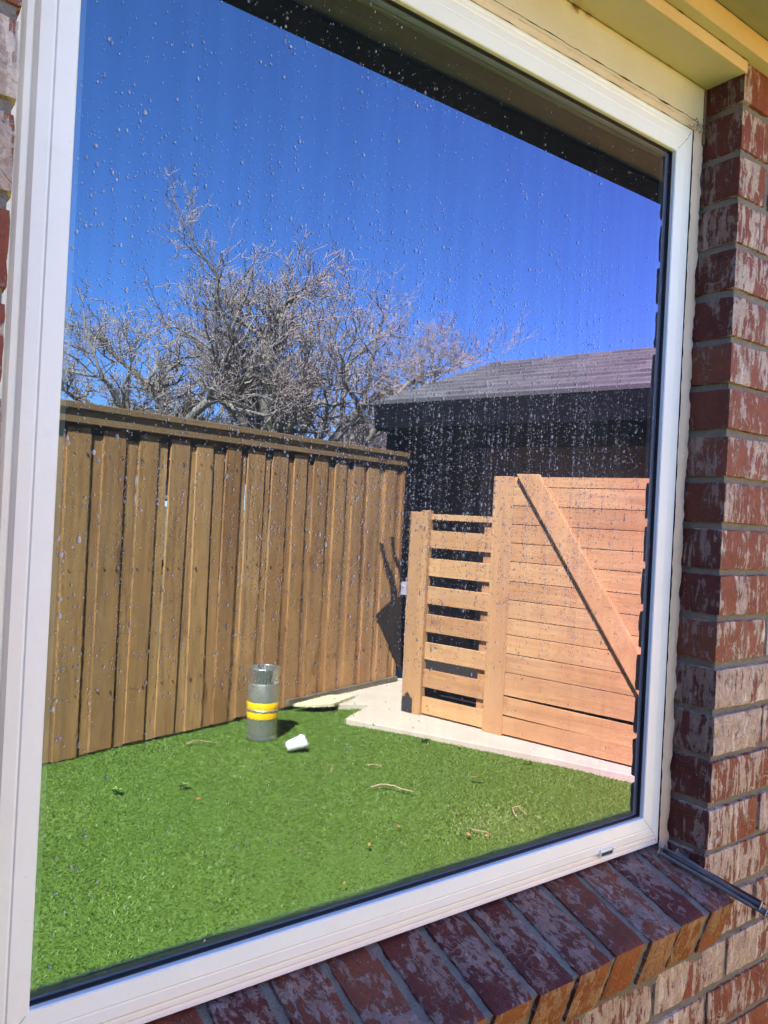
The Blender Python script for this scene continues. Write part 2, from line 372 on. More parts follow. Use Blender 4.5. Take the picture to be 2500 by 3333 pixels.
V = []; nu, nv = 360, 40
for i in range(nu+1):
    for j in range(nv+1):
        t = j/nv; p = Vector((-1.066+1.066*i/nu, 0, 0))
        if t < 0.65: q = Vector((p.x, 0.02-0.1435*(t/0.65), -0.0045))
        else: q = Vector((p.x, -0.1240, -0.0045-0.074*((t-0.65)/0.35)))
        q += Vector((0, 1, 1))*(mnoise.noise(q*70)*0.0018+mnoise.noise(q*220)*0.0012)
        V.append(Ms @ q)
sm.add(V, [(i*(nv+1)+j, (i+1)*(nv+1)+j, (i+1)*(nv+1)+j+1, i*(nv+1)+j+1) for i in range(nu) for j in range(nv)])
sm.box(-1.066, 0.0, -0.118, 0.02, -0.077, -0.008, mat=Ms); sm.box(-1.066, 0.0, 0.001, 0.08, 0.755, 0.85)
sm.build("sill_mortar", MORTAR, house)

# ---- window
XL, XR, ZB, ZT = -1.007, -0.082, 0.977, 2.065   # visible opening of the frame
prof = [(0.0, 0.086), (0.0, 0.0660), (0.0012, 0.0645), (0.019, 0.0635), (0.0205, 0.0647), (0.0225, 0.0643), (0.0335, 0.0647),
        (0.0365, 0.0675), (0.0380, 0.0700), (0.0400, 0.0690), (0.0440, 0.0690), (0.0460, 0.0707), (0.0480, 0.0735), (0.0505, 0.0725), (0.0545, 0.0725), (0.0558, 0.0740), (0.0560, 0.090)]
fr = MB()
def ring(prof):
    """mitred frame: profile (outward distance, y) round the opening"""
    V = []
    for (u, y) in prof:
        V += [(XL-u, y, ZB-u), (XR+u, y, ZB-u), (XR+u, y, ZT+u), (XL-u, y, ZT+u)]
    fs = []
    for i in range(len(prof)-1):
        for k in range(4):
            fs.append((i*4+k, i*4+(k+1) % 4, (i+1)*4+(k+1) % 4, (i+1)*4+k))
    return V, fs
fr.add(*ring(prof))
win = fr.build("window", WHITE, house, fix=True)
tag(win, "white vinyl picture window with wet dark glass")
gk = MB(); YG = 0.075
gk.add(*ring([(0.0008, 0.0715), (-0.0014, 0.0718), (-0.0018, YG-0.0005), (-0.0018, YG+0.002)]))
gk.build("glazing_gasket", RUBBER, win)
pn = MB(); pn.add([(XL-0.01, YG, ZB-0.01), (XR+0.01, YG, ZB-0.01), (XR+0.01, YG, ZT+0.01), (XL-0.01, YG, ZT+0.01)], [(0, 1, 2, 3)])
pn.build("window_pane", GLASS, win)
sp_ = MB(); sp_.add(*ring([(-0.002, YG+0.004), (-0.008, YG+0.004), (-0.008, YG+0.0075), (-0.007, YG+0.008), (-0.007, YG+0.0095), (-0.008, YG+0.010), (-0.008, YG+0.014), (-0.002, YG+0.014)]))
sp_.build("glazing_spacer", mat_flat("aluminium_spacer", (0.50, 0.53, 0.50), 0.5, 0.2, var=0.08), win)
# weep hole cover on bottom rail near the right corner
wc = MB()
wc.box(-0.190, -0.158, 0.0618, 0.0690, 0.9360, 0.9375, 0); wc.box(-0.190, -0.158, 0.0618, 0.0690, 0.9465, 0.9480)
wc.box(-0.190, -0.1885, 0.0618, 0.0690, 0.9375, 0.9465); wc.box(-0.1595, -0.158, 0.0618, 0.0690, 0.9375, 0.9465)
wc.box(-0.1885, -0.1595, 0.0632, 0.0644, 0.9430, 0.9465)
wco = wc.build("weep_cover", WHITE, win, bevel=0.0006)
wh = MB(); wh.box(-0.1880, -0.1600, 0.0640, 0.0655, 0.9376, 0.9431); wh.build("weep_slot", RUBBER, win)
# dirt lines in the mitres
for (cx, cz, sx, sz, L) in ((XR, ZT, 1, 1, 0.050), (XR, ZB, 1, -1, 0.050), (XL, ZB, -1, -1, 0.050)):
    pts = []; mt = MB()
    for i in range(14):
        u = L*i/13; y = np.interp(u, [p[0] for p in prof], [p[1] for p in prof])-0.0001
        pts.append((cx+sx*(u+random.Random(i*7).uniform(-0.0006, 0.0006)), y, cz+sz*u))
    rad = [0.00025+(0.0006 if (sz > 0 and 6 < i < 12) else 0)*random.Random(i).random() for i in range(14)]
    mt.tube(pts, rad, 4); mt.build("mitre_dirt", DIRT, win)

# water spots / droplets on the glass
rs = np.random.default_rng(5)
dv, df, da = [], [], []
def drop(x, z, rx, rz, a):
    b = len(dv); n = 6
    for rr_, hh in ((1.0, 0.0), (0.7, 0.42)):
        for k in range(n):
            t = 2*math.pi*k/n; dv.append((x+rx*rr_*math.cos(t), YG-0.0013-hh*rx*0.55, z+rz*rr_*math.sin(t)))
    dv.append((x, YG-0.0013-0.55*rx, z))
    for k in range(n):
        df.append((b+k, b+(k+1) % n, b+n+(k+1) % n, b+n+k)); da.append(a)
        df.append((b+n+k, b+n+(k+1) % n, b+2*n)); da.append(a)
def inside(x, z): return XL+0.004 < x < XR-0.005 and ZB+0.005 < z < ZT-0.006
def dens(x, z):
    xn = (x-XL)/(XR-XL); zn = (z-ZB)/(ZT-ZB)
    d = 0.25
    d += 3.0*math.exp(-((xn-0.74)/0.26)**2-((zn-0.50)/0.19)**2)
    d += 1.2*math.exp(-((xn-0.40)/0.30)**2-((zn-0.52)/0.16)**2)
    d += 0.5*math.exp(-((xn-0.25)/0.25)**2)*(zn > 0.05)
    if zn > 0.80: d *= 0.5
    if zn < 0.25: d *= 0.30
    return d
cnt = 0
cols = [(rs.uniform(XL+.005, XR-.006), rs.uniform(0.3, 1.0)) for _ in range(420)]
while cnt < 30000:
    if rs.random() < 0.75:
        cx, s_ = cols[rs.integers(len(cols))]; x = cx+rs.normal(0, 0.0004)
    else: x = rs.uniform(XL, XR)
    z = rs.uniform(ZB, ZT)
    if not inside(x, z) or rs.random()*3.0 > dens(x, z): continue
    xn = (x-XL)/(XR-XL)
    r = (0.00056 if cnt % 5 < 1 else 0.00036)*math.exp(rs.normal(0, 0.42))*(1.20-0.15*xn)
    r = min(r, 0.0017)
    el = rs.uniform(1.0, 1.9)
    drop(x, z, r, r*el, rs.random()); cnt += 1
    if rs.random() < 0.0: drop(x+r*2.3, z-r*0.4, r*0.8, r*el*0.8, rs.random()*0.6)
for _ in range(60):   # big drops by the left jamb
    x = XL+0.006+abs(rs.normal(0, 0.035)); z = rs.uniform(ZB+.02, ZT-.02)
    if inside(x, z): r = rs.uniform(0.0010, 0.0021); drop(x, z, r, r*rs.uniform(1.0, 2.0), rs.random())
for (cx, cz, n_, sx_, sz_) in ((-0.42, 1.905, 60, 0.035, 0.022), (-0.345, 1.86, 90, 0.02, 0.03), (-0.27, 1.84, 50, 0.02, 0.02), (-0.60, 1.965, 40, 0.03, 0.012)):
    for _ in range(n_):
        x = rs.normal(cx, sx_); z = rs.normal(cz, sz_)
        if inside(x, z): r = 0.00035*math.exp(rs.normal(0, 0.6)); drop(x, z, min(r, .0016), min(r, .0016)*1.4, 0.9)
dm = bpy.data.meshes.new("water_drops"); dm.from_pydata(dv, [], df); dm.materials.append(DROPM)
at = dm.attributes.new("rnd", 'FLOAT', 'FACE'); at.data.foreach_set("value", np.array(da, dtype=np.float32))
do = bpy.data.objects.new("water_drops", dm); col.objects.link(do); do.parent = win; tag(do, kind="stuff")

# caulk beads
def bead(name, pts, r0, amp, seed, mat, parent, seg=8):
    b = MB(); P = []; Rr = []
    for i, p in enumerate(pts):
        p = Vector(p); nn = mnoise.noise(p*55+Vector((seed, 0, 0))); n2 = mnoise.noise(p*190+Vector((0, seed, 0)))
        P.append(p+Vector((n2*amp*.4, 0, n2*amp*.4))); Rr.append(max(r0*0.45, r0+nn*amp+n2*amp*0.5))
    b.tube(P, Rr, seg); return b.build(name, mat, parent, smooth=True)
def line(a, b, n): return [tuple(a[k]+(b[k]-a[k])*i/n for k in range(3)) for i in range(n+1)]
cb = MB()
def strip(p0, p1, wdir, w0, off, n, seed, amp=0.0018):
    """irregular smear of caulk between p0 and p1, width along wdir"""
    V = []; p0 = Vector(p0); p1 = Vector(p1); wd = Vector(wdir); od = Vector(off); nw = 6
    for i in range(n+1):
        p = p0.lerp(p1, i/n); ww = w0*(1+0.22*mnoise.noise(p*30+Vector((seed, 0, 0)))+0.12*mnoise.noise(p*120))
        for j in range(nw+1):
            t = j/nw
            V.append(p+wd*ww*t+od*(math.sin(math.pi*t)*0.8+0.25)+od*mnoise.noise(p*80+wd*t*2)*0.5)
    cb.add(V, [(i*(nw+1)+j, (i+1)*(nw+1)+j, (i+1)*(nw+1)+j+1, i*(nw+1)+j+1) for i in range(n) for j in range(nw)])
strip((XR+0.0545, 0.071, 0.905), (XR+0.0545, 0.071, 2.130), (1, 0, 0), 0.026, (0, -0.0035, 0), 240, 3)
strip((-1.075, 0.072, ZT+0.054), (0.0, 0.072, ZT+0.054), (0, 0, 1), 0.013, (0, -0.0045, 0), 240, 9)
strip((XL-0.0545, 0.071, 0.905), (XL-0.0545, 0.071, 2.130), (-1, 0, 0), 0.016, (0, -0.0035, 0), 200, 5)
cb.build("caulk", CAULK, house, smooth=True)
# dark crack line along the caulk under the board, cobwebs
ck = MB(); P_ = []; Rd = []
for i in range(300):
    x = -1.06+1.055*i/299; z = 2.1325+mnoise.noise(Vector((x*22, 0, 0)))*0.0016+mnoise.noise(Vector((x*90, 3, 0)))*0.0011
    P_.append((x, 0.0665, z)); Rd.append(0.0003+max(0, mnoise.noise(Vector((x*30, 7, 0)))+0.05)*0.0022*(0.4+0.6*(x > -0.45)))
ck.tube(P_, Rd, 4)
P_ = []; Rd = []
for i in range(200):
    x = -1.06+1.055*i/199; P_.append((x, 0.0660, 2.1925+mnoise.noise(Vector((x*60, 9, 0)))*0.0006)); Rd.append(0.00025+max(0, mnoise.noise(Vector((x*40, 17, 0))))*0.0009)
ck.tube(P_, Rd, 4)
P_ = []; Rd = []
for i in range(200):
    x = -1.06+1.06*i/199; P_.append((x, -0.0045, 2.2115+mnoise.noise(Vector((x*50, 29, 0)))*0.0006)); Rd.append(0.0003+max(0, mnoise.noise(Vector((x*45, 37, 0))))*0.0012)
ck.tube(P_, Rd, 4)
P_ = []; Rd = []
for i in range(200):
    x = -1.06+2.4*i/199; P_.append((x, -0.0225, 2.2455)); Rd.append(0.0004+max(0, mnoise.noise(Vector((x*45, 47, 0))))*0.0012)
ck.tube(P_, Rd, 4)
rr_ = random.Random(4)
for i in range(26):   # webs in the top right corner
    p = Vector((-0.015+rr_.uniform(-0.025, 0.012), 0.062+rr_.uniform(-0.004, 0.004), 2.128+rr_.uniform(-0.01, 0.008)))
    q = p+Vector((rr_.uniform(-0.02, 0.012), rr_.uniform(-0.006, 0.003), rr_.uniform(-0.012, 0.008)))
    ck.tube([p, (p+q)/2+Vector((0, 0, -0.002)), q], [0.0003, 0.0005, 0.0002], 4)
ck.build("cobweb_line", DIRT, house)

# trim above the window
tb = MB(); tb.box(-1.0655, -0.007, 0.067, 0.085, 2.128, 2.1925); tb.build("header_board", CREAM, house, bevel=0.001)
tb = MB(); tb.box(-1.0655, -0.0015, 0.0, 0.0845, 2.1930, 2.2110); tb.build("header_soffit", CREAM_FL, house, bevel=0.001)
tb = MB(); tb.box(-1.068, 0.0005, -0.0035, -0.0002, 2.1925, 2.2120); tb.build("edge_bead", CREAM_LIT, house, bevel=0.0008)
tb = MB(); tb.box(-4.2, 3.2, -0.021, -0.0003, 2.2122, 2.2520); fb = tb.build("frieze_board", [CREAM_LIT, CREAM_FL], house)
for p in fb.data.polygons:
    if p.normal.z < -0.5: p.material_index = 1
tb = MB(); tb.box(-4.2, 3.2, -0.2455, 0.2, 2.2460, 2.2580); tb.build("soffit_panel", SOFFIT, house)
tb = MB(); tb.box(-4.2, 3.2, -0.310, -0.2457, 2.2380, 2.3300); tb.build("fascia_board", mat_flat("fascia_paint", (0.012, 0.012, 0.012), 0.8, spec=0.05), house, bevel=0.002)
# peeling red paint flakes on the header edge
RUSTP = mat_flat("rust_paint", (0.22, 0.05, 0.015), 0.7)
for (x, s_) in ((-0.345, 1.0), (-0.315, 0.7), (-0.115, 0.5)):
    pf = MB()
    for k in range(4):
        a0 = x+k*0.004*s_; L = (0.010, 0.005, 0.013, 0.006)[k]*s_
        pf.add([(a0, 0.0655, 2.1935), (a0+0.004*s_, 0.0655, 2.1935), (a0+0.003*s_, 0.0635, 2.1935-L), (a0+0.0015*s_, 0.0632, 2.1935-L)], [(0, 1, 2, 3)])
    pf.build("paint_flake", RUSTP, house)
# side filler at the right end of header
tb = MB(); tb.box(-0.0065, -0.0005, 0.0665, 0.085, 2.100, 2.2115); tb.build("corner_filler", mat_flat("brown_caulk", (0.20, 0.13, 0.07), 0.8, bump=0.001), house)

SHING = NT("shingles"); P = SHING.coords(); n = SHING.noise(P, 60, 4, 0.7)
bk = SHING.n("ShaderNodeTexBrick", {"Vector": SHING.n("ShaderNodeMapping", {"Vector": SHING.n("ShaderNodeTexCoord").outputs["Object"], "Scale": (1, 1, 1)}).outputs[0], "Color1": (0.06, 0.057, 0.054, 1), "Color2": (0.20, 0.185, 0.165, 1), "Mortar": (0.03, 0.03, 0.03, 1), "Scale": 1.0, "Mortar Size": 0.006, "Brick Width": 0.26, "Row Height": 0.13, "Bias": 0.0})
bk.offset_frequency = 2
SHING.col(SHING.mix(0.45, bk.outputs[0], SHING.mix(n, (0.06, 0.06, 0.06), (0.24, 0.225, 0.20)))); SHING.bump(n, 0.004, 0.6)
SHINGLE = SHING.fin(0.9, 0.2)
rf = MB()
zr = lambda y: 2.335+(y+0.33)*0.33
rf.add([(-4.4, -0.33, zr(-.33)), (3.4, -0.33, zr(-.33)), (3.4, 4.5, zr(4.5)), (-4.4, 4.5, zr(4.5)), (-4.4, -0.33, zr(-.33)-.02), (3.4, -0.33, zr(-.33)-.02), (3.4, 4.5, zr(4.5)-.02), (-4.4, 4.5, zr(4.5)-.02)],
       [(0, 1, 2, 3), (4, 7, 6, 5), (0, 4, 5, 1), (1, 5, 6, 2), (2, 6, 7, 3), (3, 7, 4, 0)])
rf.build("roof", SHINGLE, house)

wg = MB(); wg.box(-3.4, -3.0, -4.6, -0.32, 0.0, 2.3); wg.build("wing_light_blocker", BR_FRONT, house)  # unseen wing, added to keep sky light off the brick return
wg = MB(); wg.box(-3.9, -2.75, -4.8, -0.34, 2.3, 2.42); wg.build("wing_eave_blocker", DARKFAS, house)  # eave of the same added, unseen wing

# ------------------------------------------------------------------ yard (real side of the mirror)
def V(xv, yv, z=0.0): return (xv, 2*YG-yv, z)
TH = R(-15.66)                      # fence runs along this direction
TG = R(74.34)                       # gate / screen run along this one
P1 = V(-0.123, 3.726); Q1 = V(2.253, 3.707)
FM = Matrix.Translation(Vector(P1)) @ Matrix.Rotation(TH, 4, 'Z')
GM = Matrix.Translation(Vector(Q1)) @ Matrix.Rotation(TG, 4, 'Z')

def CLP(xd, yd):
    """point on the fence plane (local s, z) for a spot measured in the photograph"""
    d = F*2505.25+rt*(xd*1.507-1250)+up*(1666.5-yd*1.507); d = Vector((d.x, -d.y, d.z)); o_ = Vector((CAM.x, 2*YG-CAM.y, CAM.z))
    nrm = FM.to_3x3() @ Vector((0, 1, 0)); q = Vector(P1)+nrm*0.03; t = nrm.dot(q-o_)/nrm.dot(d); L = FM.inverted() @ (o_+d*t)
    return (L.x, L.z)
gm = NT("soil"); P = gm.coords(); n = gm.noise(P, 1.2, 6); gm.col(gm.mix(n, (0.06, 0.075, 0.03), (0.14, 0.12, 0.07))); GROUND = gm.fin(0.95, 0.1)
tb = MB(); tb.add([(-300, -300, -0.05), (300, -300, -0.05), (300, 300, -0.05), (-300, 300, -0.05)], [(0, 1, 2, 3)])
tag(tb.build("ground", GROUND), "brown and green bare ground beyond the yard", "ground", kind="structure")
gm = NT("turf_base"); P = gm.coords(); n = gm.noise(P, 3.0, 6, 0.6); n2 = gm.noise(P, 90, 3)
gm.col(gm.mix(n2, gm.mix(n, (0.065, 0.125, 0.013), (0.11, 0.185, 0.022)), (0.13, 0.205, 0.03))); gm.bump(n2, 0.01, 1.0); TURFB = gm.fin(0.8, 0.2)
lw = MB(); nx, ny = 90, 70
def gz(x, y): return 0.0+0.012*mnoise.noise(Vector((x*1.3, y*1.3, 0)))+0.006*mnoise.noise(Vector((x*4, y*4, 5)))
VV = []
for i in range(nx+1):
    for j in range(ny+1):
        x = -6+12*i/nx; y = -6.2+6.25*j/ny; VV.append((x, y, gz(x, y)-0.006))
lw.add(VV, [(i*(ny+1)+j, (i+1)*(ny+1)+j, (i+1)*(ny+1)+j+1, i*(ny+1)+j+1) for i in range(nx) for j in range(ny)])
tag(lw.build("lawn", TURFB, smooth=True), "green artificial lawn in front of the window", "lawn", kind="structure")

# concrete path in front of the gate, with a strip along the fence
cm = NT("concrete"); P = cm.coords(); n = cm.noise(P, 5, 6, 0.6); n2 = cm.noise(P, 220, 3, 0.7)
cm.col(cm.mix(cm.math('MULTIPLY', cm.ramp(n2, [(0.6, 0), (0.7, 1)]), 0.4), cm.mix(n, (0.42, 0.36, 0.24), (0.60, 0.53, 0.37)), (0.25, 0.2, 0.13))); cm.bump(n2, 0.001, 0.6)
CONC = cm.fin(0.85, 0.2)
edge = [V(1.77, 3.70), V(2.16, 2.93), V(2.425, 2.397), V(2.62, 1.93), V(2.95, 1.1), V(4.6, 1.1), V(4.6, 5.6), V(2.6, 5.6), V(2.9, 4.52), V(1.75, 4.235), V(1.80, 4.12), V(2.15, 3.95)]
pa = MB(); n_ = len(edge)
topz, botz = 0.035, -0.04
pa.add([(e[0], e[1], topz) for e in edge]+[(e[0], e[1], botz) for e in edge], [tuple(range(n_))]+[(i, (i+1) % n_, n_+(i+1) % n_, n_+i) for i in range(n_)])
tag(pa.build("path", CONC, bevel=0.006), "pale sunlit concrete path in front of the slatted gate", "path", kind="structure")

# turf blades
from mathutils.geometry import intersect_point_tri_2d
rg = np.random.default_rng(11)
def in_poly(x, y, poly):
    c = np.zeros(len(x), bool); j = len(poly)-1
    for i in range(len(poly)):
        xi, yi = poly[i][0], poly[i][1]; xj, yj = poly[j][0], poly[j][1]
        c ^= ((yi > y) != (yj > y)) & (x < (xj-xi)*(y-yi)/(yj-yi+1e-12)+xi); j = i
    return c
NB = 300000
yy = -1.2-rg.random(NB)**0.85*3.1; xx = -1.2+rg.random(NB)*4.9
keep = ~in_poly(xx, yy, edge)
fd = (xx-P1[0])*math.sin(-TH)*1.0+(yy-P1[1])*math.cos(TH)     # distance in front of the fence line
keep &= (fd > 0.005)
gd = (xx-Q1[0])*(-math.sin(TG))+(yy-Q1[1])*math.cos(TG); keep &= gd > 0.02
xx, yy = xx[keep], yy[keep]; nb = len(xx)
zz = np.array([gz(a, b) for a, b in zip(xx, yy)])-0.007
cl = np.array([1.7*mnoise.noise(Vector((a*1.4, b*1.4, 3)))+0.5*mnoise.noise(Vector((a*9, b*9, 8)))+0.5*mnoise.noise(Vector((a*30, b*30, 1))) for a, b in zip(xx, yy)])
hh = (0.009+0.004*rg.random(nb))*(1+0.25*cl); th = rg.random(nb)*2*np.pi; bw = 0.0013+0.0009*rg.random(nb)
lean = 0.35+0.9*rg.random(nb); la = rg.random(nb)*2*np.pi
bx, by = np.cos(th)*bw, np.sin(th)*bw; lx, ly = np.cos(la)*hh*lean, np.sin(la)*hh*lean
co = np.empty((nb, 4, 3), np.float32)
co[:, 0] = np.stack([xx-bx, yy-by, zz], -1); co[:, 1] = np.stack([xx+bx, yy+by, zz], -1)
co[:, 2] = np.stack([xx+bx*.7+lx*.4, yy+by*.7+ly*.4, zz+hh*.65], -1); co[:, 3] = np.stack([xx+lx, yy+ly, zz+hh], -1)
me = bpy.data.meshes.new("turf"); me.vertices.add(nb*4); me.vertices.foreach_set("co", co.ravel())
me.loops.add(nb*4); me.loops.foreach_set("vertex_index", np.arange(nb*4, dtype=np.int32))
me.polygons.add(nb); me.polygons.foreach_set("loop_start", np.arange(nb, dtype=np.int32)*4)
at = me.attributes.new("rnd", 'FLOAT', 'FACE'); at.data.foreach_set("value", np.clip(0.5+0.40*cl+rg.normal(0, 0.12, nb), 0, 1).astype(np.float32))
me.update(calc_edges=True)
tm = NT("turf_blades"); a = tm.attr(); tm.col(tm.ramp(a, [(0.0, (0.080, 0.150, 0.014)), (0.5, (0.118, 0.195, 0.020)), (0.9, (0.165, 0.25, 0.034)), (1.0, (0.24, 0.29, 0.08))]))
me.materials.append(tm.fin(0.5, 0.35))
to = bpy.data.objects.new("grass", me); col.objects.link(to); tag(to, "short bright green turf blades covering the lawn", "grass", kind="stuff")

# ---- fence
W_FENCE = mat_wood("fence_wood", (0.22, 0.108, 0.038), (0.66, 0.370, 0.140), (0.22, 0.088, 0.028))
W_CAP = mat_wood("fence_cap_wood", (0.24, 0.14, 0.06), (0.36, 0.21, 0.09), (0.18, 0.10, 0.04), grain=(0.05, 1, 1), sc=30)
W_GATE = mat_wood("gate_wood", (0.42, 0.230, 0.086), (0.62, 0.405, 0.165), (0.35, 0.165, 0.058), grain=(0.05, 1, 1), sc=26)
W_GATEV = mat_wood("gate_post_wood", (0.40, 0.220, 0.085), (0.57, 0.360, 0.15), (0.34, 0.16, 0.055), sc=26)
fence = empty("wood_fence", P1, TH)
tag(fence, "tall brown board-on-board wooden fence behind the keg", "fence")
fb = MB(); rs_ = random.Random(8)
S0 = 0.145-0.215*14
for i in range(0, 30):
    s = S0+0.215*i
    if s > 2.99: break
    # rear board then front boards
    fb.box(s-0.100, s+0.020, -0.030, 0.002, 0.0, 1.800, rs_.random())
    j = rs_.uniform(-0.006, 0.006); e = min(s+0.216+j, 3.05)
    mid = s+0.075+rs_.uniform(-0.015, 0.015)
    A = Matrix.Translation(Vector((s+0.1, 0, 0))) @ Matrix.Rotation(rs_.uniform(-0.012, 0.012), 4, 'Y') @ Matrix.Translation(Vector((-s-0.1, 0, 0)))
    yo = rs_.uniform(0, 0.004)
    fb.box(s+0.0065, mid-0.0065, -0.019, 0.0070+yo*0.3, 0.012, 1.798+rs_.uniform(-.012, .008), rs_.random())
    fb.box(mid-0.006, min(s+0.208, 3.05), -0.0005+yo, 0.0165+yo, 0.008+rs_.uniform(0, .02), 1.836+rs_.uniform(-.010, .010), rs_.random(), mat=A if s < 2.7 else None)
fb.build("board_panel", W_FENCE, fence, bevel=0.002)
fn = MB()
for i in range(0, 30):
    s = S0+0.215*i
    if s > 2.95: break
    for z in (0.35, 1.05, 1.70):
        for du in (0.100, 0.180): fn.box(s+du-0.0025, s+du+0.0025, 0.0165, 0.0225, z-0.0025+rs_.uniform(-.02, .02), z+0.004)
tag(fn.build("nail_head", mat_flat("dark_nail", (0.03, 0.02, 0.015), 0.7), fence), kind="stuff")
fc = MB()
fc.box(-3.2, 3.05, 0.0225, 0.036, 1.862, 1.938, 0.3)
fc.build("trim_board", W_CAP, fence, bevel=0.003)
fc = MB(); fc.box(-3.2, 3.06, -0.075, 0.050, 1.9385, 1.976, 0.6); fc.build("cap_board", W_CAP, fence, bevel=0.003)
fc = MB()
for z in (0.35, 1.05, 1.70): fc.box(-3.2, 3.05, -0.075, -0.0365, z-0.045, z+0.045, z)
for s in (-3.0, -0.6, 1.2, 2.93): fc.box(s-0.045, s+0.045, -0.165, -0.0755, 0.0, 1.935, s*0.1+0.4)
fc.box(-3.2, 3.05, -0.034, -0.0305, 1.60, 1.934, 0.3); fc.build("back_rails", W_CAP, fence, bevel=0.003)
fc = MB(); fc.box(1.75, 3.05, 0.0225, 0.045, 0.03, 0.075, 0.4); fc.build("kick_board", mat_wood("kick_wood", (0.14, 0.12, 0.08), (0.22, 0.19, 0.12), (0.1, 0.08, 0.05), grain=(0.05, 1, 1)), fence, bevel=0.002)

# ---- gate (slatted) and solid screen
gate = empty("slatted_gate", Q1, TG)
tag(gate, "cedar gate of eight horizontal slats with dark gaps and an arched black hinge plate", "gate")
gp_ = MB(); gp_.box(0.0, 0.105, -0.09, 0.0, 0.0, 1.475, 0.2); gp_.build("gate_post", W_GATEV, gate, bevel=0.004)
gp_ = MB(); gp_.box(0.1065, 0.172, -0.045, 0.014, 0.020, 1.490, 0.7); gp_.box(0.60, 0.688, -0.080, -0.041, 0.03, 1.46, 0.4); gp_.build("stile", W_GATEV, gate, bevel=0.003)
gs = MB()
tops = [1.466, 1.348, 1.150, 0.951, 0.753, 0.553, 0.361, 0.166]; bots = [1.424, 1.224, 1.024, 0.826, 0.627, 0.433, 0.236, 0.048]
for i, (t_, b_) in enumerate(zip(tops, bots)):
    gs.box(0.1725, 0.72, -0.040, -0.016+0.002*(i % 2), b_, t_, 0.1+0.11*i)
gs.build("slat_panel", W_GATE, gate, bevel=0.003)
# arched black hinge plate
hp = MB(); pts = [(0.008, 0.028), (0.100, 0.028), (0.100, 0.125)]
for k in range(0, 9):
    t = math.pi*k/8; pts.append((0.054+0.034*math.cos(t)+(0.012 if k == 0 else -0.012 if k == 8 else 0), 0.128+0.042*math.sin(t)+(0.010*math.cos(4*t))))
pts.append((0.008, 0.125)); n_ = len(pts)
hp.add([(p[0], 0.0005, p[1]) for p in pts]+[(p[0], 0.007, p[1]) for p in pts], [tuple(range(n_)), tuple(range(2*n_-1, n_-1, -1))]+[(i, (i+1) % n_, n_+(i+1) % n_, n_+i) for i in range(n_)])
for q in ((0.03, 0.05), (0.078, 0.05), (0.054, 0.14)): hp.lathe([(0.0, 0.006), (0.006, 0.004), (0.007, 0.0)], 10, (0, 0, 0), mat=Matrix.Translation(Vector((q[0], 0.007, q[1]))) @ Matrix.Rotation(R(-90), 4, 'X'))
hp.build("hinge_plate", mat_flat("black_iron", (0.03, 0.032, 0.035), 0.5), gate)
# galvanised latch box + conduit on the post
lt = MB(); lt.box(-0.052, -0.002, -0.055, 0.004, 0.868, 0.962); lt.lathe([(0.006, 0.0), (0.0075, 0.003), (0.003, 0.006)], 10, mat=Matrix.Translation(Vector((-0.028, 0.004, 0.93))) @ Matrix.Rotation(R(-90), 4, 'X'))
lt.build("latch", mat_flat("galvanised", (0.50, 0.52, 0.53), 0.45, 0.4), gate, bevel=0.003)
lt = MB(); lt.tube([(-0.012, -0.03, 0.0), (-0.012, -0.03, 0.45), (-0.014, -0.03, 0.87)], [0.008]*3, 10); lt.build("conduit", mat_flat("white_pipe", (0.6, 0.58, 0.52), 0.5), gate)

shd_ = MB()   # thin dark sheet modelled in the shape of a cast shadow on the fence
def shadow_poly(P_, y0=0.032, th=0.006):
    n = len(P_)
    shd_.add([(p[0], y0+0.004*math.sin(i*2.1), p[1]) for i, p in enumerate(P_)]+[(p[0], y0-th+0.004*math.sin(i*2.1), p[1]) for i, p in enumerate(P_)],
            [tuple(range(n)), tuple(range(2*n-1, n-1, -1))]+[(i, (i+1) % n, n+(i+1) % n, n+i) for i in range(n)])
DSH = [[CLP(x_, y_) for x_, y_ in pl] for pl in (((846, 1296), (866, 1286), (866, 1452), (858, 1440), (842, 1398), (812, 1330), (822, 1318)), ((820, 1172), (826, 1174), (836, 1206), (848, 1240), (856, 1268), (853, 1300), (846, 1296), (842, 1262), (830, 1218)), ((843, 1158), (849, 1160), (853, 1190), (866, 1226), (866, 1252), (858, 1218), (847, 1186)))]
for pl in DSH: shadow_poly(pl)
tag(shd_.build("shadow_sheet", mat_flat("shadow_sheet", (0.035, 0.022, 0.012), 0.95), None), "dark sheet shaped as an angular two-pronged shadow beside the slatted gate post", "cloth").matrix_world = FM  # stands in for a cast shadow; there is no cloth

screen = empty("wood_screen", GM @ Vector((0.7, 0, 0)), TG)
tag(screen, "solid screen of horizontal cedar boards crossed by one long diagonal brace", "screen")
def sx_(s): return s-0.7
sp = MB(); rs_ = random.Random(3)
zt = 1.737; k = 0
lines = [1.737, 1.668, 1.545, 1.4226, 1.300, 1.178, 1.049, 0.927, 0.806, 0.698, 0.575, 0.452, 0.300, 0.165, 0.045]
for i in range(len(lines)-1):
    a0, b0 = lines[i]-0.0022, lines[i+1]+0.0022
    if i == 12: a0 -= 0.012
    A = None
    if i == 12: A = Matrix.Translation(Vector((0.5, 0, 0.25))) @ Matrix.Rotation(R(0.9), 4, 'Y') @ Matrix.Translation(Vector((-0.5, 0, -0.25)))
    sp.box(sx_(0.70), sx_(2.9)+rs_.uniform(0, .02), -0.018, 0.002+rs_.uniform(-.0015, .0015), b0, a0, rs_.random(), mat=A)
sp.build("board_panel", W_GATE, screen, bevel=0.002)
st_ = MB(); st_.box(sx_(0.685), sx_(0.835), 0.0042, 0.011, 0.03, 1.738, 0.35); st_.build("stile", W_GATEV, screen, bevel=0.003)
